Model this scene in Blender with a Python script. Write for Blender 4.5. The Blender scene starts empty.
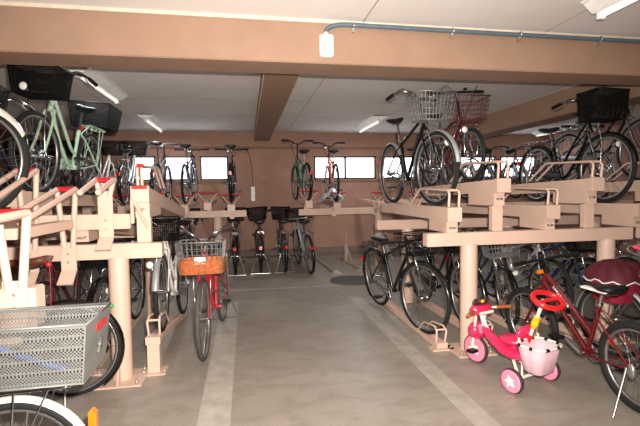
import bpy, bmesh, math, random
from mathutils import Vector, Matrix, Euler
random.seed(7)
PI = math.pi
scene = bpy.context.scene
COL = scene.collection
V = Vector

# ------------------------------------------------------------------ camera
F_PX, CXP, CYP, CAM_H = 424.0, 320.0, 213.0, 1.40
d1 = V((246 - CXP, 192 - CYP, F_PX)).normalized()          # world +Y in (right, down, forward)
d2 = V((2770 - CXP, 157 - CYP, F_PX)); d2 = (d2 - d1 * d1.dot(d2)).normalized()
d3 = d2.cross(d1)
if d3.y > 0: d3 = -d3
right = V((d2.x, d1.x, d3.x)); down = V((d2.y, d1.y, d3.y)); fwd = V((d2.z, d1.z, d3.z))
rot = Matrix((right, -down, -fwd)).transposed()
cam_data = bpy.data.cameras.new('camera'); cam = bpy.data.objects.new('camera', cam_data); COL.objects.link(cam)
cam_data.sensor_fit = 'HORIZONTAL'; cam_data.sensor_width = 36.0; cam_data.lens = F_PX / 640 * 36.0
cam_data.clip_start = 0.05; cam_data.clip_end = 100
cam.matrix_world = Matrix.Translation((0, 0, CAM_H)) @ rot.to_4x4()
scene.camera = cam

# ------------------------------------------------------------------ world, lamps, exposure
world = bpy.data.worlds.new('world'); scene.world = world; world.use_nodes = True
world.node_tree.nodes['Background'].inputs[0].default_value = (0.9, 0.95, 1, 1)
world.node_tree.nodes['Background'].inputs[1].default_value = 1.0

def lamp(name, kind, loc, energy, color, **kw):
    l = bpy.data.lights.new(name, kind); l.energy = energy; l.color = color
    for k, v in kw.items(): setattr(l, k, v)
    o = bpy.data.objects.new(name, l); COL.objects.link(o); o.location = loc
    return o
# the photographer's flash, just above and right of the lens
fl = lamp('camera_flash', 'SPOT', (0.07, 0.02, 1.50), 930, (1.0, 0.93, 0.84),
          spot_size=math.radians(134), spot_blend=1.0, shadow_soft_size=0.025)
aim = V((0.50, 3.4, 1.20)) - fl.location
fl.rotation_euler = aim.to_track_quat('-Z', 'Y').to_euler()
LIGHT_POWER = 21
WINDOW_GLOW = 4.0
scene.view_settings.view_transform = 'Standard'
scene.view_settings.look = 'None'
scene.view_settings.exposure = 0.0
scene.view_settings.gamma = 1.0

# ------------------------------------------------------------------ materials
MATS = {}
def srgb(c):
    return tuple(((x / 255) / 12.92 if x / 255 <= 0.04045 else ((x / 255 + 0.055) / 1.055) ** 2.4) for x in c) + (1,)
def mat(name, col, rough=0.5, metal=0.0, var=0.12, scale=14.0, bump=0.0, spec=0.5, coat=0.0, emit=None, estr=0, alpha=1.0, bscale=None):
    if name in MATS: return MATS[name]
    m = bpy.data.materials.new(name); m.use_nodes = True
    nt = m.node_tree; b = nt.nodes['Principled BSDF']
    c = srgb(col)
    tc = nt.nodes.new('ShaderNodeTexCoord')
    no = nt.nodes.new('ShaderNodeTexNoise'); no.inputs['Scale'].default_value = scale; no.inputs['Detail'].default_value = 4
    nt.links.new(tc.outputs['Object'], no.inputs['Vector'])
    cr = nt.nodes.new('ShaderNodeValToRGB')
    cr.color_ramp.elements[0].position = 0.3; cr.color_ramp.elements[1].position = 0.7
    cr.color_ramp.elements[0].color = tuple(x * (1 - var) for x in c[:3]) + (1,)
    cr.color_ramp.elements[1].color = tuple(min(1, x * (1 + var)) for x in c[:3]) + (1,)
    nt.links.new(no.outputs['Fac'], cr.inputs['Fac']); nt.links.new(cr.outputs['Color'], b.inputs['Base Color'])
    b.inputs['Roughness'].default_value = rough; b.inputs['Metallic'].default_value = metal
    b.inputs['Specular IOR Level'].default_value = spec; b.inputs['Coat Weight'].default_value = coat
    if alpha < 1: b.inputs['Alpha'].default_value = alpha
    if emit: b.inputs['Emission Color'].default_value = srgb(emit); b.inputs['Emission Strength'].default_value = estr
    if bump:
        n2 = nt.nodes.new('ShaderNodeTexNoise'); n2.inputs['Scale'].default_value = bscale or scale * 8; n2.inputs['Detail'].default_value = 3
        nt.links.new(tc.outputs['Object'], n2.inputs['Vector'])
        bu = nt.nodes.new('ShaderNodeBump'); bu.inputs['Strength'].default_value = bump; bu.inputs['Distance'].default_value = 0.01
        nt.links.new(n2.outputs['Fac'], bu.inputs['Height']); nt.links.new(bu.outputs['Normal'], b.inputs['Normal'])
    MATS[name] = m
    return m

def floor_mat():
    m = bpy.data.materials.new('concrete_floor'); m.use_nodes = True; nt = m.node_tree; b = nt.nodes['Principled BSDF']
    tc = nt.nodes.new('ShaderNodeTexCoord')
    def noise(scale, detail, stretch=None, dist=0.0):
        n = nt.nodes.new('ShaderNodeTexNoise'); n.inputs['Scale'].default_value = scale; n.inputs['Detail'].default_value = detail; n.inputs['Distortion'].default_value = dist
        if stretch:
            mp = nt.nodes.new('ShaderNodeMapping'); mp.inputs['Scale'].default_value = stretch; mp.inputs['Rotation'].default_value = (0, 0, 0.12)
            nt.links.new(tc.outputs['Object'], mp.inputs['Vector']); nt.links.new(mp.outputs['Vector'], n.inputs['Vector'])
        else: nt.links.new(tc.outputs['Object'], n.inputs['Vector'])
        return n
    a = noise(0.9, 5, dist=0.6); c = noise(4.5, 10, (1, 1.9, 1), 0.7); g = noise(70, 2)
    r1 = nt.nodes.new('ShaderNodeValToRGB'); e = r1.color_ramp.elements
    e[0].position = 0.32; e[0].color = srgb((146, 136, 126)); e[1].position = 0.68; e[1].color = srgb((164, 155, 145))
    nt.links.new(a.outputs['Fac'], r1.inputs['Fac'])
    r2 = nt.nodes.new('ShaderNodeValToRGB'); e = r2.color_ramp.elements
    e[0].position = 0.36; e[0].color = (0.74, 0.72, 0.70, 1); e[1].position = 0.58; e[1].color = (1, 1, 1, 1)
    nt.links.new(c.outputs['Fac'], r2.inputs['Fac'])
    mx = nt.nodes.new('ShaderNodeMix'); mx.data_type = 'RGBA'; mx.blend_type = 'MULTIPLY'; mx.inputs[0].default_value = 0.6
    nt.links.new(r1.outputs['Color'], mx.inputs[6]); nt.links.new(r2.outputs['Color'], mx.inputs[7])
    r3 = nt.nodes.new('ShaderNodeValToRGB'); e = r3.color_ramp.elements
    e[0].position = 0.3; e[0].color = (0.85, 0.85, 0.85, 1); e[1].position = 0.7; e[1].color = (1.08, 1.08, 1.08, 1)
    nt.links.new(g.outputs['Fac'], r3.inputs['Fac'])
    m2 = nt.nodes.new('ShaderNodeMix'); m2.data_type = 'RGBA'; m2.blend_type = 'MULTIPLY'; m2.inputs[0].default_value = 0.8
    nt.links.new(mx.outputs[2], m2.inputs[6]); nt.links.new(r3.outputs['Color'], m2.inputs[7])
    nt.links.new(m2.outputs[2], b.inputs['Base Color'])
    b.inputs['Roughness'].default_value = 0.42; b.inputs['Specular IOR Level'].default_value = 0.4
    bu = nt.nodes.new('ShaderNodeBump'); bu.inputs['Strength'].default_value = 0.25; bu.inputs['Distance'].default_value = 0.01
    nt.links.new(c.outputs['Fac'], bu.inputs['Height']); nt.links.new(bu.outputs['Normal'], b.inputs['Normal'])
    return m

M_floor = floor_mat()
M_wall = mat('brown_stucco', (160, 124, 108), 0.85, var=0.10, scale=3, bump=0.35, bscale=60)
M_beam = mat('brown_painted_beam', (146, 116, 96), 0.8, var=0.06, scale=5, bump=0.25, bscale=90)
M_trimline = mat('pale_seam', (205, 190, 170), 0.7)
M_ceil = mat('ceiling_board', (226, 220, 217), 0.8, var=0.04, scale=1.2)
M_joint = mat('board_joint', (150, 145, 141), 0.9)
M_stripe = mat('worn_white_paint', (172, 164, 154), 0.6, var=0.14, scale=9)
M_curb = mat('kerb_concrete', (120, 106, 96), 0.8, var=0.15, bump=0.2)
M_rack = mat('cream_rack_paint', (216, 184, 166), 0.45, var=0.04, scale=6)
M_rackd = mat('dark_hollow', (60, 48, 40), 0.8)
M_galv = mat('galvanised_steel', (190, 190, 190), 0.35, 0.9, var=0.15)
M_red_grip = mat('red_plastic_grip', (176, 26, 32), 0.45)
M_bolt = mat('bolt_steel', (200, 190, 175), 0.35, 0.8)
M_chrome = mat('chrome', (196, 196, 196), 0.16, 1.0, var=0.05)
M_alu = mat('brushed_aluminium', (168, 168, 168), 0.34, 0.85, var=0.08)
M_tyre = mat('black_tyre', (24, 23, 22), 0.8, var=0.2, bump=0.3, bscale=120)
M_tyreg = mat('worn_grey_tyre', (74, 68, 62), 0.8, var=0.2)
M_blk = mat('black_plastic', (14, 14, 14), 0.5)
M_blkp = mat('black_paint', (10, 10, 11), 0.25, coat=0.3)
M_blkleather = mat('black_saddle_vinyl', (16, 16, 16), 0.5, bump=0.1)
M_brnleather = mat('brown_saddle_leather', (104, 56, 40), 0.42, bump=0.1)
M_spoke = mat('spoke_steel', (150, 150, 148), 0.3, 0.9)
M_refl_red = mat('red_reflector', (210, 22, 22), 0.15, coat=1.0)
M_refl_or = mat('amber_reflector', (232, 122, 20), 0.2, coat=1.0)
M_white = mat('white_plastic', (232, 230, 226), 0.4)
M_lens = mat('lamp_lens', (238, 238, 230), 0.1, coat=1.0)
M_wicker = mat('tan_wicker', (186, 104, 54), 0.6, var=0.3, scale=40, bump=0.6, bscale=120)
M_wire = mat('silver_basket_wire', (145, 145, 144), 0.4, 0.4)
M_wireblk = mat('black_basket_wire', (13, 13, 13), 0.75, spec=0.2)
M_wirered = mat('dark_red_basket_wire', (88, 32, 36), 0.5)
M_gbask = mat('grey_perforated_steel', (128, 127, 124), 0.5, 0.3)
M_conduit = mat('grey_conduit', (84, 98, 108), 0.5)
M_frame_win = mat('dark_window_frame', (70, 58, 50), 0.5)
PAINT = {
    'black': M_blkp, 'mint': mat('mint_green_paint', (176, 206, 178), 0.3, coat=0.5), 'white': mat('white_paint', (226, 222, 214), 0.3, coat=0.5),
    'red': mat('red_paint', (190, 26, 44), 0.25, coat=0.7), 'maroon': mat('dark_red_paint', (92, 10, 18), 0.22, coat=0.8),
    'silver': mat('silver_paint', (186, 188, 190), 0.3, 0.5), 'blue': mat('blue_paint', (22, 42, 88), 0.25, coat=0.6),
    'green': mat('green_paint', (30, 104, 66), 0.25, coat=0.6), 'orange': mat('orange_red_paint', (196, 74, 34), 0.25, coat=0.6),
    'navy': mat('navy_paint', (26, 34, 62), 0.25, coat=0.6), 'wine': mat('wine_paint', (78, 22, 30), 0.25, coat=0.6), 'grey': mat('grey_paint', (112, 112, 112), 0.3, coat=0.4)}

# ------------------------------------------------------------------ mesh builder
class MB:
    def __init__(s): s.v = []; s.f = []; s.m = []; s.sm = []; s.mi = 0
    def add(s, vs, fs, smooth=False):
        o = len(s.v); s.v += [tuple(x) for x in vs]
        for f in fs: s.f.append(tuple(o + i for i in f)); s.m.append(s.mi); s.sm.append(smooth)
    def box(s, c, size, rotm=None, bev=0.0):
        bm = bmesh.new(); bmesh.ops.create_cube(bm, size=1)
        for v in bm.verts: v.co = V((v.co.x * size[0], v.co.y * size[1], v.co.z * size[2]))
        if bev: bmesh.ops.bevel(bm, geom=bm.edges[:], offset=bev, segments=2, affect='EDGES')
        bm.verts.ensure_lookup_table()
        R = rotm or Matrix.Identity(3)
        s.add([R @ v.co + V(c) for v in bm.verts], [[v.index for v in f.verts] for f in bm.faces]); bm.free(); return s
    def boxab(s, a, b, bev=0.0):
        a, b = V(a), V(b); return s.box((a + b) / 2, [abs(x) for x in (b - a)], bev=bev)
    def tube(s, pts, r, n=8, closed=False, cap=True):
        pts = [V(p) for p in pts]; N = len(pts); rs = r if isinstance(r, (list, tuple)) else [r] * N
        tang = []
        for i in range(N):
            a = pts[i - 1] if (i > 0 or closed) else pts[i]; b = pts[(i + 1) % N] if (i < N - 1 or closed) else pts[i]
            t = (b - a); tang.append(t.normalized() if t.length > 1e-9 else V((0, 0, 1)))
        up = V((0, 0, 1)) if abs(tang[0].z) < 0.9 else V((1, 0, 0))
        nrm = (up - tang[0] * up.dot(tang[0])).normalized(); vs = []
        for i in range(N):
            nrm = (nrm - tang[i] * nrm.dot(tang[i])).normalized(); bn = tang[i].cross(nrm)
            for k in range(n):
                a = 2 * PI * k / n; vs.append(pts[i] + (nrm * math.cos(a) + bn * math.sin(a)) * rs[i])
        fs = []
        for i in range(N if closed else N - 1):
            j = (i + 1) % N
            for k in range(n): fs.append((i * n + k, i * n + (k + 1) % n, j * n + (k + 1) % n, j * n + k))
        s.add(vs, fs, True)
        if cap and not closed:
            s.add(vs[:n], [tuple(range(n))[::-1]]); s.add(vs[-n:], [tuple(range(n))])
        return s
    def ring(s, c, R, r, axis='y', nM=40, nm=8, sq=1.0, a0=0, a1=2 * PI):
        full = abs(a1 - a0 - 2 * PI) < 1e-6; vs = []; fs = []
        cnt = nM if full else nM + 1
        for i in range(cnt):
            a = a0 + (a1 - a0) * i / nM
            for k in range(nm):
                b = 2 * PI * k / nm; rr = R + r * math.cos(b); h = r * sq * math.sin(b)
                if axis == 'y': p = (rr * math.cos(a), h, rr * math.sin(a))
                elif axis == 'z': p = (rr * math.cos(a), rr * math.sin(a), h)
                else: p = (h, rr * math.cos(a), rr * math.sin(a))
                vs.append(V(p) + V(c))
        for i in range(nM):
            j = (i + 1) % cnt
            for k in range(nm): fs.append((i * nm + k, j * nm + k, j * nm + (k + 1) % nm, i * nm + (k + 1) % nm))
        s.add(vs, fs, True); return s
    def ball(s, c, rad, nu=12, nv=8, rotm=None):
        R = rotm or Matrix.Identity(3); vs = []; fs = []
        rad = rad if isinstance(rad, (list, tuple)) else (rad,) * 3
        for j in range(nv + 1):
            t = PI * j / nv
            for i in range(nu):
                p = 2 * PI * i / nu
                vs.append(R @ V((rad[0] * math.sin(t) * math.cos(p), rad[1] * math.sin(t) * math.sin(p), rad[2] * math.cos(t))) + V(c))
        for j in range(nv):
            for i in range(nu): fs.append((j * nu + i, (j + 1) * nu + i, (j + 1) * nu + (i + 1) % nu, j * nu + (i + 1) % nu))
        s.add(vs, fs, True); return s
    def loft(s, secs, smooth=True, cap=True):
        n = len(secs[0]); vs = [p for q in secs for p in q]; fs = []
        for i in range(len(secs) - 1):
            for k in range(n): fs.append((i * n + k, i * n + (k + 1) % n, (i + 1) * n + (k + 1) % n, (i + 1) * n + k))
        s.add(vs, fs, smooth)
        if cap: s.add(secs[0], [tuple(range(n))[::-1]]); s.add(secs[-1], [tuple(range(n))])
        return s
    def mesh(s, name, mats):
        me = bpy.data.meshes.new(name); me.from_pydata(s.v, [], s.f)
        for m in (mats if isinstance(mats, (list, tuple)) else [mats]): me.materials.append(m)
        me.polygons.foreach_set('material_index', s.m); me.polygons.foreach_set('use_smooth', s.sm); me.update()
        bm = bmesh.new(); bm.from_mesh(me); bmesh.ops.recalc_face_normals(bm, faces=bm.faces[:]); bm.to_mesh(me); bm.free()
        return me
    def build(s, name, mats, parent=None): return link(name, s.mesh(name, mats), parent)

def link(name, me, parent=None, loc=None):
    o = bpy.data.objects.new(name, me); COL.objects.link(o)
    if parent: o.parent = parent
    if loc is not None: o.location = loc
    return o
CACHE = {}
def part(name, key, fn, mats, parent, loc=None):
    k = (name, key, tuple(m.name for m in (mats if isinstance(mats, (list, tuple)) else [mats])))
    if k not in CACHE: CACHE[k] = fn().mesh(name, mats)
    return link(name, CACHE[k], parent, loc)
def tag(o, label=None, cat=None, group=None, kind=None):
    if label: o['label'] = label
    if cat: o['category'] = cat
    if group: o['group'] = group
    if kind: o['kind'] = kind
    return o
def thing(name, loc, label, cat, group=None):
    o = bpy.data.objects.new(name, None); COL.objects.link(o); o.location = loc; o.empty_display_size = 0.1
    return tag(o, label, cat, group)
def struct(name, mb, m): return tag(mb.build(name, m), kind='structure')
def smooth_pts(P, n=6, closed=False):
    P = [V(p) for p in P]; out = []; N = len(P)
    for i in range(N if closed else N - 1):
        p0 = P[i - 1] if (i > 0 or closed) else P[0] * 2 - P[1]; p1 = P[i]; p2 = P[(i + 1) % N]
        p3 = P[(i + 2) % N] if (i + 2 < N or closed) else P[-1] * 2 - P[-2]
        for k in range(n):
            t = k / n
            out.append(0.5 * ((2 * p1) + (p2 - p0) * t + (2 * p0 - 5 * p1 + 4 * p2 - p3) * t * t + (3 * p1 - p0 - 3 * p2 + p3) * t ** 3))
    if not closed: out.append(P[-1])
    return out

# ------------------------------------------------------------------ the room
XL, XR, YB, YF, HC = -5.2, 6.7, 8.7, -2.6, 2.60
struct('floor', MB().boxab((XL - .2, YF - .2, -0.15), (XR + .2, YB + .2, 0)), M_floor)
cb = MB().boxab((XL - .2, YF - .2, HC), (XR + .2, YB + .2, HC + .12))
struct('ceiling', cb, M_ceil)
jt = MB()
for x in (-3.6, -1.8, 0.85, 2.3, 3.75): jt.boxab((x - .004, YF, HC - .0015), (x + .004, YB, HC + .001))
for y in (-1.2, 0.7, 2.1, 4.5, 5.7, 6.9, 8.1): jt.boxab((XL, y - .004, HC - .0015), (XR, y + .004, HC + .001))
struct('trim_1', jt, M_joint)
struct('wall_left', MB().boxab((XL - .2, YF - .2, 0), (XL, YB + .2, HC)), M_wall)
struct('wall_right', MB().boxab((XR, YF - .2, 0), (XR + .2, YB + .2, HC)), M_wall)
struct('wall_front', MB().boxab((XL, YF - .2, 0), (XR, YF, HC)), M_wall)
WINS = [(-2.16, -1.72), (-1.58, -0.98), (-0.88, -0.34), (1.40, 2.72), (2.82, 3.6), (4.55, 5.5), (5.62, 6.5)]
WZ0, WZ1 = 1.64, 2.12
wb_ = MB().boxab((XL, YB, 0), (XR, YB + .2, WZ0)).boxab((XL, YB, WZ1), (XR, YB + .2, HC))
xs = [XL] + [x for w in WINS for x in w] + [XR]
for i in range(0, len(xs), 2): wb_.boxab((xs[i], YB, WZ0), (xs[i + 1], YB + .2, WZ1))
struct('wall_back', wb_, M_wall)
M_pane = mat('daylit_frosted_pane', (235, 240, 245), 0.3, emit=(240, 247, 255), estr=WINDOW_GLOW)
for i, (a, b) in enumerate(WINS):
    fr = MB(); y0, y1 = YB - .015, YB + .06
    fr.boxab((a, y0, WZ0), (b, y1, WZ0 + .035)).boxab((a, y0, WZ1 - .035), (b, y1, WZ1))
    fr.boxab((a, y0, WZ0), (a + .03, y1, WZ1)).boxab((b - .03, y0, WZ0), (b, y1, WZ1))
    if b - a > 1: fr.boxab(((a + b) / 2 - .02, y0, WZ0), ((a + b) / 2 + .02, y1, WZ1))
    w = struct('window_%d' % (i + 1), fr, M_frame_win)
    MB().boxab((a + .02, YB + .03, WZ0 + .02), (b - .02, YB + .045, WZ1 - .02)).build('window_pane', M_pane, w)
    MB().boxab((a - .04, YB - .05, WZ0 - .03), (b + .04, YB + .02, WZ0)).build('window_sill', M_beam, w)
struct('trim_2', MB().boxab((XL, YB - .03, 2.27), (XR, YB, 2.31)), mat('brown_rail', (132, 96, 78), 0.7))
struct('baseboard_back', MB().boxab((XL, YB - .28, 0), (XR, YB, .10)).boxab((XL, YB - .06, .10), (XR, YB, .22)), M_curb)
# ceiling beams
struct('trim_3', MB().boxab((XL, 3.00, 2.30), (XR, 3.30, HC + .01), bev=.006), M_beam)
struct('trim_4', MB().boxab((XL, 2.988, HC - .022), (XR, 3.0, HC)), M_trimline)
struct('trim_5', MB().boxab((0.18, 3.30, 2.43), (0.49, YB, HC + .01), bev=.004), M_beam)
struct('trim_6', MB().boxab((0.172, 3.32, 2.425), (0.182, YB, 2.437)).boxab((0.488, 3.32, 2.425), (0.498, YB, 2.437)), M_trimline)
struct('trim_7', MB().boxab((3.88, 3.30, 2.30), (4.24, YB, HC + .01), bev=.006), M_beam)
# painted lines and manhole
sl = MB().boxab((-0.325, -2.0, 0), (-0.125, 5.45, .002)); struct('trim_8', sl, M_stripe)
sl = MB().boxab((1.30, -2.0, 0), (1.45, 5.36, .002)); struct('trim_9', sl, M_stripe)
sl = MB().boxab((-1.2, 6.08, 0), (3.4, 6.16, .002)); struct('trim_10', sl, mat('worn_grey_paint', (150, 144, 138), 0.6, var=0.2))
mh = thing('manhole_cover', (1.60, 6.35, 0), 'dark round manhole cover set in the concrete floor of the aisle', 'manhole cover')
def disc(R, h, n=40):
    m = MB(); m.loft([[V((R * math.cos(2 * PI * k / n), R * math.sin(2 * PI * k / n), z)) for k in range(n)] for z in (0, h)], smooth=False); return m
disc(.33, .006).build('lid', mat('cast_iron', (62, 62, 62), 0.5, 0.4, var=0.3, scale=30), mh)
MB().ring((0, 0, .004), .345, .012, 'z').build('rim', mat('cast_iron_rim', (88, 86, 82), 0.6), mh)

# ------------------------------------------------------------------ ceiling lights, conduit, boxes
M_glow = mat('fluorescent_tube', (250, 250, 245), 0.4, emit=(255, 250, 240), estr=.75)
def ceiling_light(x, y, label, power=1.0, yaw=0):
    t = thing('ceiling_light', (x, y, HC), label, 'ceiling light', 'fluorescent ceiling lights'); t.rotation_euler.z = yaw
    L, W = 1.25, .26
    f = MB(); f.boxab((-W / 2, -L / 2, -.012), (W / 2, L / 2, 0))
    for sx in (-1, 1):
        f.add([(sx * W / 2, -L / 2, 0), (sx * W / 2, L / 2, 0), (sx * .045, L / 2, -.07), (sx * .045, -L / 2, -.07)], [(0, 1, 2, 3)])
    for sy in (-1, 1):
        f.add([(-W / 2, sy * L / 2, 0), (W / 2, sy * L / 2, 0), (.045, sy * L / 2, -.07), (-.045, sy * L / 2, -.07)], [(0, 1, 2, 3)])
    f.boxab((-.045, -L / 2, -.07), (.045, L / 2, -.066))
    f.build('housing', M_white, t)
    MB().tube([(0, -L / 2 + .04, -.088), (0, L / 2 - .04, -.088)], .016, 10).build('fluorescent_tube', M_glow, t)
    for sy in (-1, 1): MB().box((0, sy * (L / 2 - .025), -.085), (.05, .03, .05), bev=.004).build('lamp_holder', M_white, t)
    l = lamp('tube_light', 'AREA', (0, 0, -.125), LIGHT_POWER * power, (0.95, 0.98, 1.0), shape='RECTANGLE', size=.12, size_y=1.2); l.parent = t
    return t
ceiling_light(-1.52, 4.95, 'white ceiling light nearest the left end of the crossing beam, above the mint bicycle')
ceiling_light(-1.48, 7.45, 'white ceiling light on the left, close to the back wall')
ceiling_light(2.16, 7.25, 'white ceiling light right of the middle beam near the back windows')
ceiling_light(2.30, 1.86, 'white ceiling light at the top right, this side of the crossing beam', .25)
ceiling_light(6.15, 7.6, 'white ceiling light on the far right beyond the right hand beam', .25)

jb = thing('junction_box', (0.575, 3.0, 2.41), 'white junction box on the brown beam under the end of the grey pipe', 'junction box')
MB().box((0, -.03, 0), (.095, .06, .15), bev=.008).build('cover', M_white, jb)
MB().box((0, -.032, -.045), (.099, .062, .006)).build('seam', mat('seam_grey', (190, 188, 182), 0.5), jb)
MB().tube([(.0, -.028, .075), (.0, -.028, .095)], .02, 12).build('cable_gland', mat('gland_grey', (180, 180, 176), 0.5), jb)
cp = thing('conduit_pipe', (0.575, 2.97, 2.5), 'grey electrical conduit running right along the top of the beam', 'pipe')
pts = smooth_pts([(0, 0, .002), (.01, 0, .03), (.06, 0, .056), (.14, 0, .066), (.3, 0, .066)], 5) + [(1.2, 0, .062), (3.0, 0, .06), (6.0, 0, .06)]
MB().tube(pts, .0165, 10).build('pipe', M_conduit, cp)
for x in (.2, .95, 1.5, 2.2, 2.9, 3.8):
    c = MB(); c.ring((x, 0, .063), .019, .004, 'x', 16, 5); c.box((x, .016, .035), (.02, .026, .03)); c.build('pipe_clip', M_galv, cp)
wbx = thing('emergency_light', (0.14, YB, 1.36), 'slim white vertical box on the back wall with a cord above it', 'wall box')
MB().box((0, -.03, 0), (.075, .06, .29), bev=.008).build('cover', M_white, wbx)
MB().tube(smooth_pts([(0, -.012, .14), (-.01, -.01, .45), (-.05, -.01, .75), (-.12, -.01, .92)], 5), .006, 6).build('cord', mat('brown_cord', (92, 70, 58), 0.6), wbx)

# ------------------------------------------------------------------ racks
def hoop_pts(x, yf, z, hgt, reach, dirn=1):
    return smooth_pts([(x, yf, z + .01), (x, yf, z + .02)], 1) + [(x, yf - .01 * dirn, z + hgt - .03), (x, yf + .005 * dirn, z + hgt - .008), (x, yf + .03 * dirn, z + hgt),
            (x, yf + reach * .68 * dirn, z + hgt + .02), (x, yf + reach * .72 * dirn, z + hgt + .008), (x, yf + reach * dirn, z + .0)]
def upper_tray(x, yf, yr, zf, zr, label, group, high, base_z=1.03, hoop=True, grip=False, hw=.045):
    """wheel gutter of the upper tier: front end at yf (towards the viewer), rear end at yr"""
    t = thing('bicycle_tray', (x, yf, zf - .11), label, 'bicycle rack', group)
    L = yr - yf; s = (zr - zf) / L
    b = MB(); w = .055
    def prof(y, z): return [V((-w, y, z - .11)), V((w, y, z - .11)), V((w, y, z + .0)), V((w - .006, y, z + .0)), V((w - .008, y, z - .022)), V((-w + .008, y, z - .022)), V((-w + .006, y, z)), V((-w, y, z))]
    z0 = .11
    b.loft([prof(.02, z0), prof(L, z0 + s * L)], smooth=False); b.build('gutter', M_rack, t)
    MB().boxab((-.064, -.005, -.005), (.064, .05, .116), bev=.005).build('end_cap', M_rack, t)
    if high:
        br = MB(); br.boxab((-.05, .07, -.12), (.05, .50, .005)); br.build('bracket', M_rack, t)
        up = MB(); up.boxab((-.05, .09, base_z - (zf - .11)), (.05, .15, -.11), bev=.004); up.build('upright', M_rack, t)
    else:
        br = MB(); br.boxab((-.05, .05, base_z - (zf - .11)), (.05, .40, .004)); br.build('bracket', M_rack, t)
    bz = -.06
    bo = MB(); bo.ball((.0, .066 if high else .046, bz), .012, 8, 6)
    if not high: bo.ball((.03, .046, bz + .01), .008, 8, 6)
    bo.boxab((-.03, .06 if high else .04, bz - .008), (.03, .07 if high else .05, bz + .008)); bo.build('bolt', M_bolt, t)
    if hoop:
        h = MB()
        for sx in (-1, 1): h.tube([p for p in hoop_pts(sx * hw, .02, .11, .15, .85)], .011, 8)
        h.tube([(-hw, .045, .26), (hw, .045, .26)], .011, 8); h.tube([(-hw, .55, .279), (hw, .55, .279)], .009, 8)
        h.build('wheel_hoop', M_rack, t)
        if grip:
            MB().tube([(-.02, .022, .265), (.03, .022, .265)], .015, 10).build('hoop_cap', M_red_grip, t)
            MB().boxab((-.055, -.012, .092), (.055, .012, .116), bev=.004).build('grip', M_red_grip, t)
            st_ = MB(); st_.tube([(-.045, -.0, .01), (.03, .09, -.2)], .013, 8); st_.boxab((-.066, -.008, -.16), (-.046, .03, .02), bev=.003); st_.build('strut', M_rack, t)
    return t
ZB0, ZB1 = .92, 1.03
def crossbar(x0, x1, y, label, posts, post_y=None, name='rack_frame', z0=ZB0, z1=ZB1, plate=True, depth=.05):
    t = thing(name, ((x0 + x1) / 2, y, 0), label, 'bicycle rack')
    cx = (x0 + x1) / 2
    MB().boxab((x0 - cx, -depth, z0), (x1 - cx, depth, z1), bev=.006).build('crossbar', M_rack, t)
    for p in posts:
        MB().tube([(p - cx, .0, .008), (p - cx, .0, z0 + .01)], .072, 24).build('post', M_rack, t)
        if plate:
            q = MB(); q.boxab((p - cx - .17, -.17, 0), (p - cx + .17, .15, .012), bev=.003)
            q.add([(p - cx - .005, -.15, .012), (p - cx + .005, -.15, .012), (p - cx + .005, -.06, .012), (p - cx - .005, -.06, .012), (p - cx - .005, -.06, .2), (p - cx + .005, -.06, .2)],
                  [(0, 1, 2, 3), (0, 3, 4), (1, 5, 2), (0, 4, 5, 1), (3, 2, 5, 4)])
            base = q.build('base_plate', M_rack, t)
            for ax, ay in ((-.13, -.13), (.13, -.13), (.13, .11)):
                part('anchor_bolt', 'post', lambda: MB().ball((0, 0, .012), (.014, .014, .016), 8, 6).tube([(0, 0, 0), (0, 0, .04)], .006, 6), M_bolt, base, (p - cx + ax, ay, .01))
    return t
crossbar(1.48, 3.48, 3.36, 'cream steel rack frame holding the upper bicycles on the right', [1.88, 3.24])
crossbar(1.55, 6.2, 4.95, 'cream rear frame of the right hand rack, hidden under its trays', [1.95, 3.3, 4.6], plate=False)
crossbar(-4.2, -0.63, 3.36, 'cream steel rack frame on the left with a thick post beside the white bicycle', [-0.95, -2.5, -3.9])
crossbar(-4.2, -0.70, 4.95, 'cream rear frame of the left hand rack behind the mint bicycle', [-1.05, -2.6], plate=False)
crossbar(-4.4, 0.0, 7.35, 'long cream rack frame along the back wall left of the white wall box', [-3.2, -1.7, -.48], plate=False, z0=.98, z1=1.09)
crossbar(.9, 4.6, 7.35, 'long cream rack frame along the back wall under the right window', [2.35, 3.9], plate=False, z0=.98, z1=1.09)
crossbar(3.6, 6.2, 3.36, 'cream rack frame at the right edge continuing past the near frame', [4.6, 5.9])
GA = 'upper trays of the near rack'
upper_tray(1.72, 3.30, 5.1, 1.24, 1.24, 'lower set cream tray carrying the black bicycle with the silver wire basket', GA, False)
upper_tray(2.17, 3.30, 5.1, 1.48, 1.42, 'raised cream tray carrying the dark red bicycle with straight handlebar', GA, True)
upper_tray(2.65, 3.30, 5.1, 1.24, 1.22, 'empty lower set cream tray between the two raised trays on the right', GA, False)
upper_tray(3.09, 3.30, 5.1, 1.48, 1.42, 'empty raised cream tray just left of the bicycle with the big black basket', GA, True)
upper_tray(3.56, 3.30, 5.1, 1.24, 1.22, 'cream tray carrying the black bicycle with the big black basket', GA, False, hoop=False)
upper_tray(4.05, 3.30, 5.1, 1.48, 1.42, 'raised cream tray cut by the right edge of the photo', GA, True)
upper_tray(-0.77, 3.30, 5.2, 1.45, 1.22, 'empty raised cream tray nearest the middle aisle on the left', GA, True, grip=True, hw=.015)
upper_tray(-1.23, 3.40, 5.1, 1.24, 1.02, 'empty low cream tray right of the tray under the mint bicycle', GA, False, hoop=False, base_z=1.04)
upper_tray(-1.66, 3.40, 5.1, 1.43, 1.38, 'raised cream tray carrying the mint green bicycle', GA, True, hoop=False)
upper_tray(-2.12, 3.40, 5.1, 1.24, 1.10, 'low cream tray behind the mint green bicycle', GA, False, hoop=False, base_z=1.04)

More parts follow.
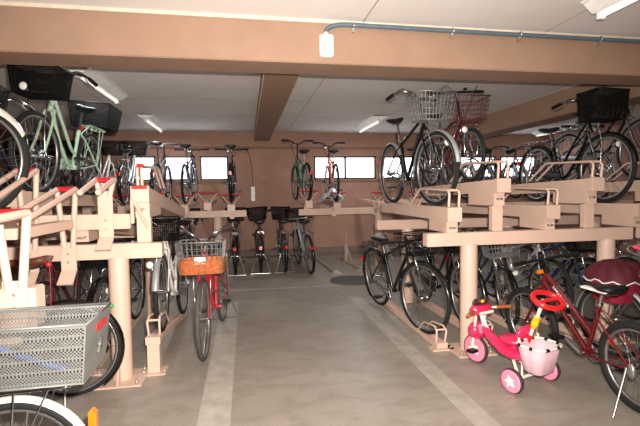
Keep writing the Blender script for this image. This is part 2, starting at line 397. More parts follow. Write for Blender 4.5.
# stubs of the facing row on the left: hoop with red grip, hooked plate
def facing_guide(x, yf, ztop, label, stub=0.55, zt=1.22, zplate=1.04, reach=.75, plate_h=.24):
    t = thing('wheel_guide', (x, yf, zplate - plate_h), label, 'bicycle rack', 'wheel guides of the near left rack')
    b = zplate - plate_h
    h = MB()
    for sx in (-1, 1):
        h.tube([(sx * .028, .0, zplate - b - .02), (sx * .06, .0, ztop - b)], .019, 8)
        h.tube([(sx * .06, .0, ztop - b), (sx * .055, -reach, zt - b + .03)], .019, 8)
    h.build('wheel_hoop', M_rack, t)
    MB().tube([(-.066, -.0, ztop - b), (.066, -.0, ztop - b)], .021, 10).build('grip', M_red_grip, t)
    p = MB(); p.boxab((-.05, -.012, .06), (.05, .0, zplate - b + .02), bev=.002)
    p.add([(-.05, -.012, .06), (.05, -.012, .06), (.05, 0, .06), (-.05, 0, .06), (-.05, -.10, -.02), (.05, -.10, -.02), (.05, -.088, -.03), (-.05, -.088, -.03)],
          [(0, 1, 5, 4), (3, 2, 6, 7), (4, 5, 6, 7), (0, 4, 7, 3), (1, 2, 6, 5)])
    p.build('hook_plate', M_rack, t)
    bo = MB(); bo.ball((0, -.014, .12), .009, 8, 6); bo.build('bolt', M_bolt, t); MB().ball((0, -.014, .18), .009, 8, 6).build('bolt', M_bolt, t)
    if stub:
        g = MB(); g.boxab((-.05, -stub, zt - .06 - b), (.05, -.02, zt - b), bev=.004); g.build('gutter', M_rack, t)
    return t
crossbar(-4.2, -0.85, 3.345, 'slim cream rail lying along the upper trays of the left rack', [], z0=1.14, z1=1.25, depth=.02)
facing_guide(-1.00, 3.28, 1.50, 'cream wheel guide just left of the thick post, its red grip highest on the right', stub=.0, reach=.32, zt=1.38, zplate=1.40, plate_h=.37)
facing_guide(-1.25, 3.26, 1.435, 'cream wheel guide with a wide red grip, below the mint bicycle', stub=.74)
facing_guide(-1.50, 3.27, 1.57, 'tall cream wheel guide around the front of the silver mudguard', stub=1.5, zt=1.26)
facing_guide(-1.02, 2.075, 1.32, 'cream wheel guide with a red grip cut by the left edge', stub=.0, zt=1.25, zplate=1.0, plate_h=.22)
crossbar(-1.42, -0.95, 2.14, 'cream rack frame at the left edge holding the nearest wheel guide', [-1.27], z0=.80, z1=.98, plate=False)

# floor rails
def floor_rail(x, yf, yr, zf, label, group, post=False, mt=None, x2=None, hoop=True):
    mt = mt or M_rack
    t = thing('floor_rail', (x, yf, 0), label, 'bicycle rack', group); L = yr - yf
    dx = (x2 - x) if x2 is not None else 0
    if post:
        b = MB(); b.boxab((-.09, -.07, 0), (.09, .09, .01)); b.boxab((-.045, -.03, .01), (.045, .05, zf)); b.boxab((-.055, -.04, zf - .01), (.055, .06, zf + .05), bev=.004); b.build('stand', mt, t)
    else:
        b = MB(); b.boxab((-.1, -.05, 0), (.1, .05, .012)); b.boxab((-.05, -.02, .01), (.05, .06, .06), bev=.004); b.build('stand', mt, t)
    for sx in (-1, 1): part('anchor_bolt', 'rail', lambda: MB().ball((0, 0, 0), .012, 8, 6), M_bolt, t, (sx * .075, -.02, .018))
    g = MB()
    def sec(y, z): return [V((dx * y / L + a, y, z + h)) for a, h in ((-.045, 0), (.045, 0), (.045, .045), (.039, .045), (.036, .012), (-.036, .012), (-.039, .045), (-.045, .045))]
    g.loft([sec(.0, zf + .005), sec(L, .005)], smooth=False); g.build('gutter', mt, t)
    if hoop:
        h = MB(); z = zf + .03
        for sx in (-1, 1):
            h.tube([(sx * .04, .03, z), (sx * .045, .0, z + .13), (sx * .04, .05, z + .16), (sx * .04 + dx * .2, .28, z + .13), (sx * .04 + dx * .3, .42, z + .01)], .009, 8)
        h.tube([(-.045, .01, z + .14), (.045, .01, z + .14)], .009, 8); h.build('wheel_hoop', mt, t)
    return t
GR = 'floor rails of the near rack'
floor_rail(1.66, 3.42, 5.05, .0, 'cream floor rail under the front black bicycle beside the aisle', GR)
floor_rail(2.12, 3.45, 5.05, .0, 'cream floor rail behind the pink tricycle', GR)
floor_rail(2.58, 3.45, 5.05, .0, 'cream floor rail under the bicycle with the round silver basket', GR)
floor_rail(3.04, 3.45, 5.05, .0, 'cream floor rail under the silver framed bicycle', GR)
floor_rail(-0.735, 3.43, 4.95, .24, 'cream floor rail with a raised front stand under the white bicycle', GR, post=True)
floor_rail(-1.23, 3.5, 5.0, .0, 'cream floor rail left of the white bicycle, partly behind the thick post', GR)
floor_rail(-1.69, 3.5, 5.0, .0, 'cream floor rail in the dark behind the grey tyre with the silver rim', GR)
GB = 'floor rails along the back wall'
M_rail2 = mat('worn_cream_paint', (176, 160, 142), 0.5, var=0.15)
floor_rail(1.97, 7.10, 8.38, .0, 'empty floor rail at the back wall, right of the two empty ones', GB, mt=M_rail2, hoop=False, x2=1.90)
floor_rail(1.47, 6.95, 8.38, .0, 'empty floor rail at the back wall, left of the two empty ones', GB, mt=M_rail2, hoop=False, x2=1.42)
def rail_stand(x, y, label):
    t = thing('rail_stand', (x, y, 0), label, 'bicycle rack', 'stands at the back wall')
    b = MB(); b.boxab((-.06, -.05, 0), (.06, .05, .012)); b.boxab((-.03, -.03, .01), (.03, .03, .34), bev=.003); b.build('post', M_rail2, t)
    h = MB(); h.tube([(0, 0, .32), (.0, -.02, .52), (.0, .0, .56)], .014, 8); h.tube([(0, .0, .34), (.04, -.3, .06)], .012, 8); h.build('wheel_hoop', M_rail2, t)
rail_stand(1.90, 8.05, 'slim cream stand at the head of the right empty rail')
rail_stand(2.72, 8.05, 'slim cream stand at the back wall close behind the black bicycle')

# back wall upper trays (seen from the handle end)
def back_tray(x, label, z=1.24, cover=False):
    t = thing('bicycle_tray', (x, 6.98, z - .11), label, 'bicycle rack', 'upper trays along the back wall')
    g = MB()
    def sec(y, dz): return [V((a, y, h + dz)) for a, h in ((-.05, .04), (.05, .04), (.05, .11), (.043, .11), (.04, .06), (-.04, .06), (-.043, .11), (-.05, .11))]
    g.loft([sec(.03, 0), sec(1.6, .04)], smooth=False); g.build('gutter', M_galv if cover else M_rack, t)
    MB().boxab((-.06, -.01, -.01), (.06, .05, .11), bev=.004).build('end_cap', M_rack, t)
    MB().boxab((-.035, .32, -.14), (.035, .42, .05)).build('bracket', M_rack, t)
    h = MB()
    for sx in (-1, 1):
        h.tube([(sx * .03, .06, .10), (sx * .16, .03, .27)], .008, 6); h.tube([(sx * .16, .03, .27), (sx * .05, .42, .12)], .007, 6)
    h.build('handle_bar', M_rack, t)
    MB().tube([(-.17, .03, .27), (.17, .03, .27)], .013, 8).build('grip', M_red_grip, t)
    return t
for x, lb in ((-2.40, 'cream back wall tray farthest left'), (-1.90, 'cream back wall tray on the left behind the near rack'), (-1.42, 'cream back wall tray under the second bicycle from the left window'),
              (-0.97, 'cream back wall tray with red grip under the bicycle in front of the left window'), (-0.74 + .13, 'empty cream back wall tray left of the bicycle with the red tail'),
              (-0.24, 'cream back wall tray under the bicycle just left of the white wall box'), (1.03, 'cream back wall tray under the green bicycle'),
              (1.51, 'cream back wall tray holding the silver sheet and the orange bicycle'), (2.28, 'cream back wall tray at the right, next to the near black bicycle'),
              (2.95, 'cream back wall tray half hidden by the near black bicycle'), (3.45, 'cream back wall tray seen below the right windows')):
    back_tray(x, lb, z=1.24 if x in (-0.61, 1.03, -1.42) else 1.20, cover=x in (1.51, -0.61))

# ------------------------------------------------------------------ bicycles
def wheel(parent, hub, r, tyre, rim, tw, nsp=28, name='wheel'):
    w = part(name, (r, tw), lambda: MB().ring((0, 0, 0), r - tw * 2.0, .0125, 'y', 44, 6, 1.0), rim, parent, hub)
    part('tyre', (r, tw), lambda: MB().ring((0, 0, 0), r - tw, tw, 'y', 48, 8), tyre, w)
    def sp():
        m = MB(); R = r - tw * 1.9
        for i in range(nsp):
            a = 2 * PI * i / nsp; sy = 1 if i % 2 else -1; b = a + (0.9 if (i // 2) % 2 else -0.9)
            m.tube([(.025 * math.cos(b), sy * .03, .025 * math.sin(b)), (R * math.cos(a), 0, R * math.sin(a))], .0014, 3, cap=False)
        return m
    part('spokes', (r, tw, nsp), sp, M_spoke, w)
    def hubm():
        m = MB(); m.tube([(0, -.055, 0), (0, .055, 0)], .009, 8); m.tube([(0, -.034, 0), (0, .034, 0)], .017, 10)
        for sy in (-1, 1): m.tube([(0, sy * .028, 0), (0, sy * .033, 0)], .028, 12); m.tube([(0, sy * .055, 0), (0, sy * .07, 0)], .011, 6)
        return m
    part('hub', (), hubm, M_chrome, w)
    return w

def mudguard_mesh(r, a0, a1, wd=.026, n=24, tk=.0025, dp=.014):
    m = MB(); secs = []
    for i in range(n + 1):
        a = a0 + (a1 - a0) * i / n; s = []
        for k in range(7):
            u = -1 + 2 * k / 6; rr = r + .016 - dp * u * u; s.append(V((rr * math.cos(a), u * wd, rr * math.sin(a))))
        for k in range(6, -1, -1):
            u = -1 + 2 * k / 6; rr = r + .016 - dp * u * u - tk; s.append(V((rr * math.cos(a), u * wd, rr * math.sin(a))))
        secs.append(s)
    m.loft(secs); return m

def basket_mesh(style, tw=.36, td=.28, bw=.29, bd=.21, h=.24):
    """local: x forward, y across, z up, origin at bottom centre"""
    m = MB()
    def corner(f, sx, sy): return V((sx * (bd + (td - bd) * f) / 2, sy * (bw + (tw - bw) * f) / 2, h * f))
    def ringp(f): return [corner(f, 1, 1), corner(f, 1, -1), corner(f, -1, -1), corner(f, -1, 1)]
    m.tube(ringp(1) , .006, 6, closed=True); m.tube(ringp(0), .004, 5, closed=True)
    rings, nv = {'wire': (5, 9), 'dense': (12, 16), 'fine': (22, 26)}[style]
    wr = {'wire': .0024, 'dense': .0028, 'fine': .0034}[style]
    for i in range(1, rings): m.tube(ringp(i / rings), wr, 4, closed=True)
    cs0, cs1 = ringp(0), ringp(1)
    for e in range(4):
        a0, b0, a1, b1 = cs0[e], cs0[(e + 1) % 4], cs1[e], cs1[(e + 1) % 4]
        n = nv if e % 2 == 0 else max(3, int(nv * .75))
        for i in range(n):
            t = i / n; m.tube([a0.lerp(b0, t), a1.lerp(b1, t)], wr, 4, cap=False)
    n = nv
    for i in range(1, n):
        t = i / n; m.tube([cs0[0].lerp(cs0[1], t), cs0[3].lerp(cs0[2], t)], wr, 4, cap=False)
    for i in range(1, max(3, n // 2)):
        t = i / max(3, n // 2); m.tube([cs0[0].lerp(cs0[3], t), cs0[1].lerp(cs0[2], t)], wr, 4, cap=False)
    return m

def bicycle(label, rear, front, frame='black', kind='city', r=.33, lean=0.0, steer=0.0, tyre=None, rim=None, guard='chrome', saddle=None, basket=None, basket_dims=None, basket_dz=0.0,
            rack=True, rear_basket=None, bar='swept', barm=None, grip=None, stand='side', lamp_side=1, reflect=True, guard_chain=True, group=None, tw=.02, saddle_z=.0, pedal_refl=True, crank=0.5, bar_dz=0.0, lamp_pos=None, deep=False, badge=False, front_lamp=True):
    P = PAINT[frame]; tyre = tyre or M_tyre; rim = rim or M_alu; saddle = saddle or M_blkleather; barm = barm or M_chrome; grip = grip or M_blk
    G = {'chrome': M_chrome, 'black': M_blkp, 'white': PAINT['white'], 'silver': PAINT['silver'], None: None, 'mint': PAINT['mint'], 'red': PAINT['red']}[guard]
    rear, front = V(rear), V(front); d = front - rear; wb = 1.08 * (r / .33) ** .35 if r < .3 else 1.08
    if kind == 'mtb': wb = 1.05 * (r / .33) ** .5
    fw = d.normalized(); mid = (front + rear) / 2; base = mid - fw * (wb / 2)
    side = V((0, 0, 1)).cross(fw).normalized(); up = fw.cross(side)
    R0 = Matrix((fw, side, up)).transposed() @ Matrix.Rotation(lean, 3, 'X')
    t = thing('bicycle', base, label, 'bicycle', group); t.rotation_euler = R0.to_euler()
    # geometry
    k = (kind, round(r, 3)); Rr = V((0, 0, r)); Fr = V((wb, 0, r)); ax = V((-.33, 0, .944))
    BB = V((.43 * wb / 1.08, 0, .27 if r > .3 else .24))
    crown = Fr + V((-.17, 0, r + .035)) if kind == 'city' else Fr + V((-.16, 0, r + .05))
    crown = V((Fr.x - .045 - .33 * (r + .04) / .944, 0, r + r + .04))
    HB = crown + ax * .02; HT = HB + ax * (.15 if kind == 'city' else .12)
    sd = V((-.30, 0, .954)); ST = BB + sd * (.40 if kind == 'city' else .42) * (r / .33) ** .5
    SZ = BB + sd * (.585 + saddle_z) * (r / .33) ** .4
    barc = HT + ax * (.12 + bar_dz) + V((.05, 0, 0))
    pk = (kind, r, saddle_z, bar_dz, badge)
    def frame_m():
        m = MB(); m.tube([HB - ax * .01, HT + ax * .01], .019, 10); m.tube([BB - sd * .0, ST], .0155, 10); m.tube([BB + V((0, -.04, 0)), BB + V((0, .04, 0))], .022, 12)
        if kind == 'city':
            dn = smooth_pts([HB + ax * .03, HB + V((-.16, 0, -.22)), BB + V((.12, 0, .045)), BB], 6); m.tube(dn, .017, 10)
            d2_ = smooth_pts([HT - ax * .03, HT + V((-.17, 0, -.21)), BB + V((.06, 0, .19)) , BB + sd * .14], 6); m.tube(d2_, .0145, 10)
        elif kind == 'single':
            dn = smooth_pts([HB + ax * .05, HB + V((-.2, 0, -.24)), BB + V((.16, 0, .06)), BB], 6); m.tube(dn, .023, 10)
        else:
            m.tube([HB + ax * .03, BB], .019, 10); m.tube([HT - ax * .02, (BB + sd * .15) if badge else (ST - sd * .03)], .022 if badge else .016, 10)
        for sy in (-1, 1):
            m.tube([BB + V((-.02, sy * .025, 0)), BB + V((-.12, sy * .05, .005)), Rr + V((0, sy * .06, 0))], .009, 8)
            m.tube([ST - sd * .04 + V((0, sy * .012, 0)), ST - sd * .1 + V((-.06, sy * .045, 0)), Rr + V((0, sy * .06, 0))], .008, 8)
        return m
    part('frame', pk, frame_m, P, t)
    if badge:
        tb = BB + sd * .15; ta = HT - ax * .02; n = (tb - ta).normalized(); mid_ = ta.lerp(tb, .4); Rm = Matrix.Rotation(math.atan2(-n.z, n.x), 3, 'Y')
        for sy in (-1, 1):
            bm_ = MB(); bm_.box(mid_ + n * .0 + V((0, sy * .0208, -.009)), (.19, .003, .003), Rm)
            for q in range(9): bm_.box(mid_ + n * (q - 4) * .022 + V((0, sy * .0215, 0)), (.013 if q % 3 else .008, .003, .016 if q % 2 else .02), Rm)
            bm_.build('lettering', M_white, t)
    wheel(t, Rr, r, tyre, rim, tw)
    # steered group
    S = Matrix.Translation(HB) @ Matrix.Rotation(steer, 4, ax) @ Matrix.Translation(-HB)
    st = []
    w = wheel(t, Fr, r, tyre, rim, tw); st.append(w)
    def fork_m():
        m = MB(); m.tube([HB - ax * .02, HB + ax * .01], .02, 10)
        for sy in (-1, 1):
            m.tube(smooth_pts([HB + V((0, sy * .02, -.005)), crown + V((.01, sy * .043, -.02)), Fr.lerp(crown, .4) + V((-.012, sy * .05, 0)), Fr + V((0, sy * .055, 0))], 4), .0105, 8)
        return m
    st.append(part('fork', pk, fork_m, P if kind != 'city' or frame in ('white', 'mint', 'red', 'maroon') else M_chrome, t))
    if G:
        g = part('mudguard', ('r', r), lambda: mudguard_mesh(r, math.radians(5), math.radians(205)), G, t, Rr)
        g.rotation_euler.y = math.radians(-28)
        if reflect:
            part('rear_reflector', r, lambda: MB().box((-(r + .03), 0, .10), (.018, .045, .06), bev=.006), M_refl_red, t, Rr + V((.0, 0, .06)))
        g2 = part('mudguard', ('f', r, deep), lambda: mudguard_mesh(r, math.radians(50), math.radians(195), wd=.038, dp=.05) if deep else mudguard_mesh(r, math.radians(20), math.radians(195)), G, t, Fr); g2.rotation_euler.y = math.radians(14); st.append(g2)
        def stays():
            m = MB()
            for sy in (-1, 1): m.tube([(0, sy * .055, 0), (-(r + .008) * .92, sy * .028, (r + .008) * .4)], .002, 4)
            return m
        part('mudguard_stay', r, stays, M_chrome, t, Rr); st.append(part('mudguard_stay', r, stays, M_chrome, t, Fr))
    elif reflect:
        part('rear_reflector', ('p', pk), lambda: MB().box(ST - sd * .0 + V((-.03, 0, .02)), (.02, .05, .035), bev=.006), M_refl_red, t)
    # stem and handlebar
    def stem_m():
        m = MB(); m.tube(smooth_pts([HT, HT + ax * .06, barc - V((.03, 0, .03)), barc], 4), .0125, 8); m.tube([HT - ax * .005, HT + ax * .02], .022, 10); return m
    st.append(part('stem', pk, stem_m, barm, t))
    if bar == 'swept': pl = [(0, .0, 0), (.015, .05, .005), (.03, .12, .045), (.0, .20, .06), (-.09, .25, .05), (-.20, .265, .025)]
    elif bar == 'raised': pl = [(0, .0, 0), (.02, .04, .01), (.045, .09, .06), (.03, .15, .095), (-.04, .22, .13), (-.12, .26, .135), (-.20, .275, .11)]
    elif bar == 'riser': pl = [(0, 0, 0), (0, .06, .005), (.0, .11, .05), (-.02, .20, .06), (-.05, .30, .06)]
    else: pl = [(0, 0, 0), (0, .1, .003), (-.015, .2, .006), (-.035, .30, .01)]
    L_ = [V(p) for p in pl]; full = [V((p.x, -p.y, p.z)) for p in L_[:0:-1]] + L_
    hb = part('handlebar', bar, lambda: MB().tube(smooth_pts(full, 5), .0115, 8), barm, t, barc); st.append(hb)
    e, pe = L_[-1], L_[-2]
    for sy in (-1, 1):
        a = V((e.x, sy * e.y, e.z)); b = V((pe.x, sy * pe.y, pe.z)); dd = (b - a).normalized()
        part('grip', (bar, sy), lambda: MB().tube([a - dd * .005, a + dd * .02, a + dd * .06, a + dd * .11], [.017, .0165, .0175, .016], 10), grip, hb)
        part('brake_lever', (bar, sy), lambda: MB().tube(smooth_pts([a + dd * .135 + V((0, 0, 0)), a + dd * .13 + V((.03, 0, -.03)), a + dd * .06 + V((.045, 0, -.042)), a + dd * .0 + V((.035, 0, -.04))], 4), .0055, 6), M_alu, hb)
    part('bell', bar, lambda: MB().ball((.01, .085, .03), (.022, .022, .014), 10, 6), M_blk if bar != 'swept' else M_chrome, hb)
    def cables():
        m = MB()
        for sy in (-1, 1):
            a = V((pe.x, sy * pe.y, pe.z)) + barc
            m.tube(smooth_pts([a, a + V((.14, -sy * .05, .015)), HT + V((.12, sy * .02, .0)), HB + V((.02, sy * .02, .02))], 5), .0032, 5)
        return m
    st.append(part('brake_cable', (pk, bar), cables, M_blk, t))
    # saddle
    def sad():
        m = MB(); secs = []
        for x, hw, zt, th in ((-.13, .045, .012, .02), (-.12, .085, .02, .035), (-.08, .098, .022, .05), (-.03, .085, .012, .05), (.03, .05, .006, .045), (.09, .028, .006, .038), (.13, .022, .003, .03), (.145, .012, -.004, .018)):
            s = []
            for q in range(12):
                a = 2 * PI * q / 12; yy = hw * math.cos(a); zz = math.sin(a)
                s.append(V((x, yy, zt + (zz * .012 if zz > 0 else zz * th))))
            secs.append(s)
        m.loft(secs); return m
    sa = part('saddle', (), sad, saddle, t, SZ + V((0, 0, .045)))
    part('saddle_rail', (), lambda: MB().tube([(-.09, .03, -.03), (-.03, .025, -.045), (.08, .01, -.03)], .004, 5).tube([(-.09, -.03, -.03), (-.03, -.025, -.045), (.08, -.01, -.03)], .004, 5), M_chrome, sa)
    part('seat_post', pk, lambda: MB().tube([ST - sd * .02, SZ + V((0, 0, .012))], .0125, 10).tube([ST - sd * .012, ST + sd * .008], .02, 10), M_chrome, t)
    # drivetrain
    def crk():
        m = MB(); m.ring((0, -.05, 0), .075, .007, 'y', 28, 6, .5); m.tube([(0, -.065, 0), (0, .065, 0)], .012, 8)
        for q in range(5):
            a = 2 * PI * q / 5; m.tube([(0, -.05, 0), (.075 * math.cos(a), -.05, .075 * math.sin(a))], .006, 5)
        for s in (-1, 1): m.tube([(0, s * .065, 0), (s * .165 * math.cos(crank), s * .075, s * .165 * math.sin(crank))], [.012, .009], 8)
        return m
    ck = part('crankset', crank, crk, M_alu, t, BB)
    for s in (-1, 1):
        pd = part('pedal', (s, crank), lambda: MB().box((s * .165 * math.cos(crank), s * .125, s * .165 * math.sin(crank)), (.085, .075, .022), bev=.004), M_blk, ck)
        if pedal_refl:
            pass
    def chain():
        m = MB(); a, b = BB + V((0, -.05, 0)), Rr + V((0, -.045, 0)); u = (b - a).normalized(); nn = V((-u.z, 0, u.x))
        m.tube([a + nn * .078, b + nn * .036], .004, 4); m.tube([a - nn * .078, b - nn * .036], .004, 4); m.ring(b, .036, .005, 'y', 18, 5, .6); return m
    part('chain', pk, chain, M_blk, t)
    if guard_chain and kind != 'mtb':
        def cg():
            m = MB(); a, b = BB + V((.06, -.068, .02)), Rr + V((-.02, -.068, .03)); m.tube([a + V((.03, 0, -.0)), a, b], [.05, .055, .03], 8)
            for i, v in enumerate(m.v): m.v[i] = (v[0], -.068 + (v[1] + .068) * .22, v[2])
            return m
        part('chain_guard', pk, cg, P if frame in ('white', 'mint') else (M_blk if G is M_blkp else M_alu), t)
    # stand
    if stand == 'double':
        def sm():
            m = MB()
            for sy in (-1, 1): m.tube([Rr + V((0, sy * .065, 0)), (-.03, sy * .16, .012)], .009, 6)
            m.tube([(-.03, -.17, .012), (-.03, .17, .012)], .009, 6); return m
        part('kickstand', r, sm, M_chrome, t)
    elif stand == 'side':
        part('kickstand', (r, lean), lambda: MB().tube([Rr + V((.02, .065, -.0)), (-.03, .10 + .12, .012 - .2 * math.tan(lean))], .008, 6), M_alu, t)
    # rack
    if rack:
        def rk():
            m = MB(); z = 2 * r + .055; x0, x1 = -.24, .18
            m.tube(smooth_pts([(x1, .05, z), (0, .065, z), (x0 + .03, .06, z), (x0, .03, z), (x0, -.03, z), (x0 + .03, -.06, z), (0, -.065, z), (x1, -.05, z)], 4), .005, 6)
            for y in (-.025, .025): m.tube([(x1, y, z), (x0, y, z)], .004, 5)
            for x in (-.12, .0, .12): m.tube([(x, -.062, z), (x, .062, z)], .004, 5)
            for sy in (-1, 1): m.tube([(-.04, sy * .065, z), Rr + V((0, sy * .065, 0))], .005, 6); m.tube([(-.16, sy * .06, z), Rr + V((0, sy * .068, 0))], .004, 6); m.tube([(x1, sy * .05, z), ST - sd * .05 + V((0, sy * .02, 0))], .005, 6)
            return m
        part('rear_rack', pk, rk, rack if not isinstance(rack, bool) else M_chrome, t)
    if rear_basket:
        mt, dims = rear_basket
        part('rear_basket', dims, lambda: basket_mesh('fine', *dims), mt, t, (-.09, 0, 2 * r + .062))
    bz = HT.z + .0 + basket_dz
    if basket:
        style, mt = basket; dims = basket_dims or (.37, .28, .29, .21, .24)
        bl = V((HT.x + .06 + dims[3] / 2, 0, bz))
        bk = part('basket', (style, dims), lambda: basket_mesh(style, *dims), mt, t, bl); st.append(bk)
        def sup():
            m = MB()
            for sy in (-1, 1): m.tube([Fr + V((0, sy * .062, 0)), Fr + V((.03, sy * .075, r * .7)), bl + V((.03, sy * .075, 0))], .004, 6)
            m.tube([HT + V((.015, 0, .0)), bl + V((-dims[3] / 2, 0, .05))], .008, 6); return m
        st.append(part('basket_support', (pk, dims, basket_dz), sup, M_chrome, t))
    if front_lamp:
        lp = V((Fr.x + .03, lamp_side * .085, r + .24)) if basket else barc + V((.05, lamp_side * .06, .0))
        if lamp_pos: lp = (V((HT.x + .06 + dims[3] / 2, 0, bz)) if basket else V((0, 0, 0))) + V(lamp_pos)
        st.append(part('headlight', (), lambda: MB().tube([(-.04, 0, 0), (-.02, 0, 0), (.02, 0, 0), (.035, 0, 0)], [.014, .026, .033, .033], 14), M_chrome, t, lp))
        st.append(part('headlight_lens', (), lambda: MB().ball((.034, 0, 0), (.012, .031, .031), 12, 6), M_lens, t, lp))
        if basket and not lamp_pos: st.append(part('headlight_bracket', pk, lambda: MB().tube([V((Fr.x - .02, lamp_side * .085, r + .24)), V((Fr.x - .06, lamp_side * .05, r + .24))], .006, 5), M_chrome, t))
    for o in st: o.matrix_local = S @ Matrix.Translation(o.location) @ o.rotation_euler.to_matrix().to_4x4()
    t['_axis'] = 0; del t['_axis']
    return dict(root=t, S=S, HT=HT, HB=HB, Fr=Fr, Rr=Rr, BB=BB, ST=ST, SZ=SZ, bl=V((HT.x + .17, 0, bz)), barc=barc, ax=ax, wb=wb)

UG = 'bicycles on the upper tier of the near rack'
YFc, YRc = 3.76, 4.84
# right, upper tier
bicycle('black bicycle with a silver wire basket on the upper tray beside the aisle', (1.735, YRc, 1.245), (1.775, YFc, 1.245), 'black', 'mtb', .35, lean=.05, steer=.12,
        guard='silver', basket=('wire', M_wire), basket_dims=(.38, .27, .31, .21, .25), bar='swept', lamp_side=1, group=UG, basket_dz=-.07, saddle_z=.05, rack=False, bar_dz=.07)
bicycle('dark red bicycle with a dark red wire basket and straight handlebar on a raised tray', (2.21, YRc - .05, 1.435), (2.18, YFc + .08, 1.465), 'wine', 'mtb', .265, steer=.0, lean=.03,
        guard=None, basket=('wire', M_wirered), basket_dims=(.36, .25, .29, .2, .22), bar='flat', barm=M_blk, group=UG, basket_dz=-.10, bar_dz=.13, rack=False, lamp_side=-1)
bicycle('black city bicycle with a very large black basket on the upper tray at the right', (3.64, YRc, 1.225), (3.60, YFc, 1.242), 'black', 'city', .35, lean=.0, steer=.05,
        guard='black', basket=('fine', M_wireblk), basket_dims=(.36, .28, .33, .25, .29), bar='swept', group=UG, basket_dz=-.06, saddle_z=-.02, lamp_side=1)
bicycle('dark bicycle cut off by the right edge on a raised upper tray', (4.08, YRc, 1.43), (4.06, YFc, 1.455), 'black', 'city', .33, guard='silver', basket=None, group=UG)
# left, upper tier
bicycle('mint green city bicycle with black front and rear baskets on the upper left tray', (-1.64, YRc + .02, 1.375), (-1.675, YFc, 1.405), 'mint', 'city', .335, lean=-.07, steer=-.08,
        guard=None, basket=('fine', M_wireblk), basket_dims=(.36, .28, .31, .25, .22), basket_dz=-.07, rack=PAINT['mint'], rear_basket=(M_wireblk, (.40, .42, .34, .35, .24)), bar='swept', barm=M_blk, group=UG, lamp_pos=(.165, -.02, .03))
bicycle('dark bicycle on the low tray behind the mint green one', (-2.14, YRc, 1.11), (-2.14, YFc, 1.20), 'navy', 'city', .33, guard='black', basket=('dense', M_wireblk), group=UG)
bicycle('bicycle with a wide silver mudguard on the upper left tray, cut by the left edge', (-1.62, 1.72, 1.262), (-1.60, 2.86, 1.262), 'silver', 'city', .345, steer=-.5, guard='white', tw=.026, basket=None, deep=True)
# lower tier of the near rack
LG = 'bicycles on the lower tier of the near rack'
bicycle('black bicycle with a black wire basket on the floor rail beside the aisle', (1.55, 4.86, .022), (1.68, 3.78, .022), 'black', 'mtb', .345, lean=.10, steer=.22, guard='black', basket=('wire', M_wireblk), basket_dims=(.36, .27, .29, .2, .2), basket_dz=-.10,
        bar='flat', barm=M_blk, bar_dz=-.11, saddle_z=-.05, group=LG, rack=M_blk, stand=None)
bicycle('dark bicycle with a thick black frame behind the round cream post', (2.12, 4.90, .022), (2.13, 3.82, .022), 'black', 'city', .34, lean=.04, guard='black', basket=('dense', M_wireblk), basket_dims=(.32, .24, .27, .19, .18), basket_dz=-.12, bar_dz=-.1, saddle_z=-.06, group=LG, stand=None)
bicycle('bicycle with a silver wire basket under the rack, left of the silver frame', (2.62, 4.90, .022), (2.58, 3.85, .022), 'navy', 'city', .30, lean=.04, steer=-.2, guard='black', basket=('wire', M_wire), basket_dims=(.33, .27, .27, .2, .25), basket_dz=-.10, bar_dz=-.1, saddle_z=-.08, group=LG, stand=None)
bicycle('silver framed bicycle under the rack with straight red topped bars', (3.06, 4.9, .022), (3.04, 3.84, .022), 'silver', 'mtb', .33, lean=-.03, guard=None, bar='flat', barm=M_blk, bar_dz=-.11, saddle_z=-.06, group=LG, rack=False, stand=None, front_lamp=False)
bicycle('dark blue bicycle deep under the rack by the second post', (3.52, 4.9, .0), (3.50, 3.82, .0), 'blue', 'mtb', .33, guard='black', basket=('dense', M_wireblk), basket_dims=(.34, .26, .28, .2, .2), basket_dz=-.1, bar_dz=-.11, saddle_z=-.06, group=LG, stand=None, bar='flat')
bicycle('dark bicycle at the right edge deep under the rack', (4.0, 4.9, .0), (3.98, 3.82, .0), 'black', 'city', .33, guard='silver', group=LG, bar_dz=-.11, saddle_z=-.06, stand=None)
bicycle('white bicycle with swept chrome bars on the raised floor rail by the left post', (-.72, 4.86, .05), (-.735, 3.80, .205), 'white', 'city', .335, lean=.03, steer=.05, guard='silver', basket=('dense', M_wireblk), basket_dims=(.30, .24, .25, .19, .2), basket_dz=-.08, group=LG, stand=None, bar_dz=-.06, lamp_side=-1, rack=False)
bicycle('dark bicycle behind the thick left post under the rack', (-1.22, 4.9, .022), (-1.23, 3.82, .022), 'black', 'city', .33, guard='black', basket=('dense', M_wireblk), basket_dims=(.32, .25, .27, .2, .2), basket_dz=-.1, group=LG, bar_dz=-.1, stand=None)
bicycle('dark bicycle in the shade under the left rack, behind the brown saddle', (-1.68, 4.9, .022), (-1.69, 3.82, .022), 'wine', 'mtb', .33, guard=None, bar='flat', bar_dz=-.1, group=LG, rack=False, stand=None)
bicycle('dark silver bicycle under the left rack near the left edge', (-2.15, 4.9, .0), (-2.15, 3.82, .0), 'grey', 'city', .33, guard='silver', bar_dz=-.1, group=LG, stand=None)

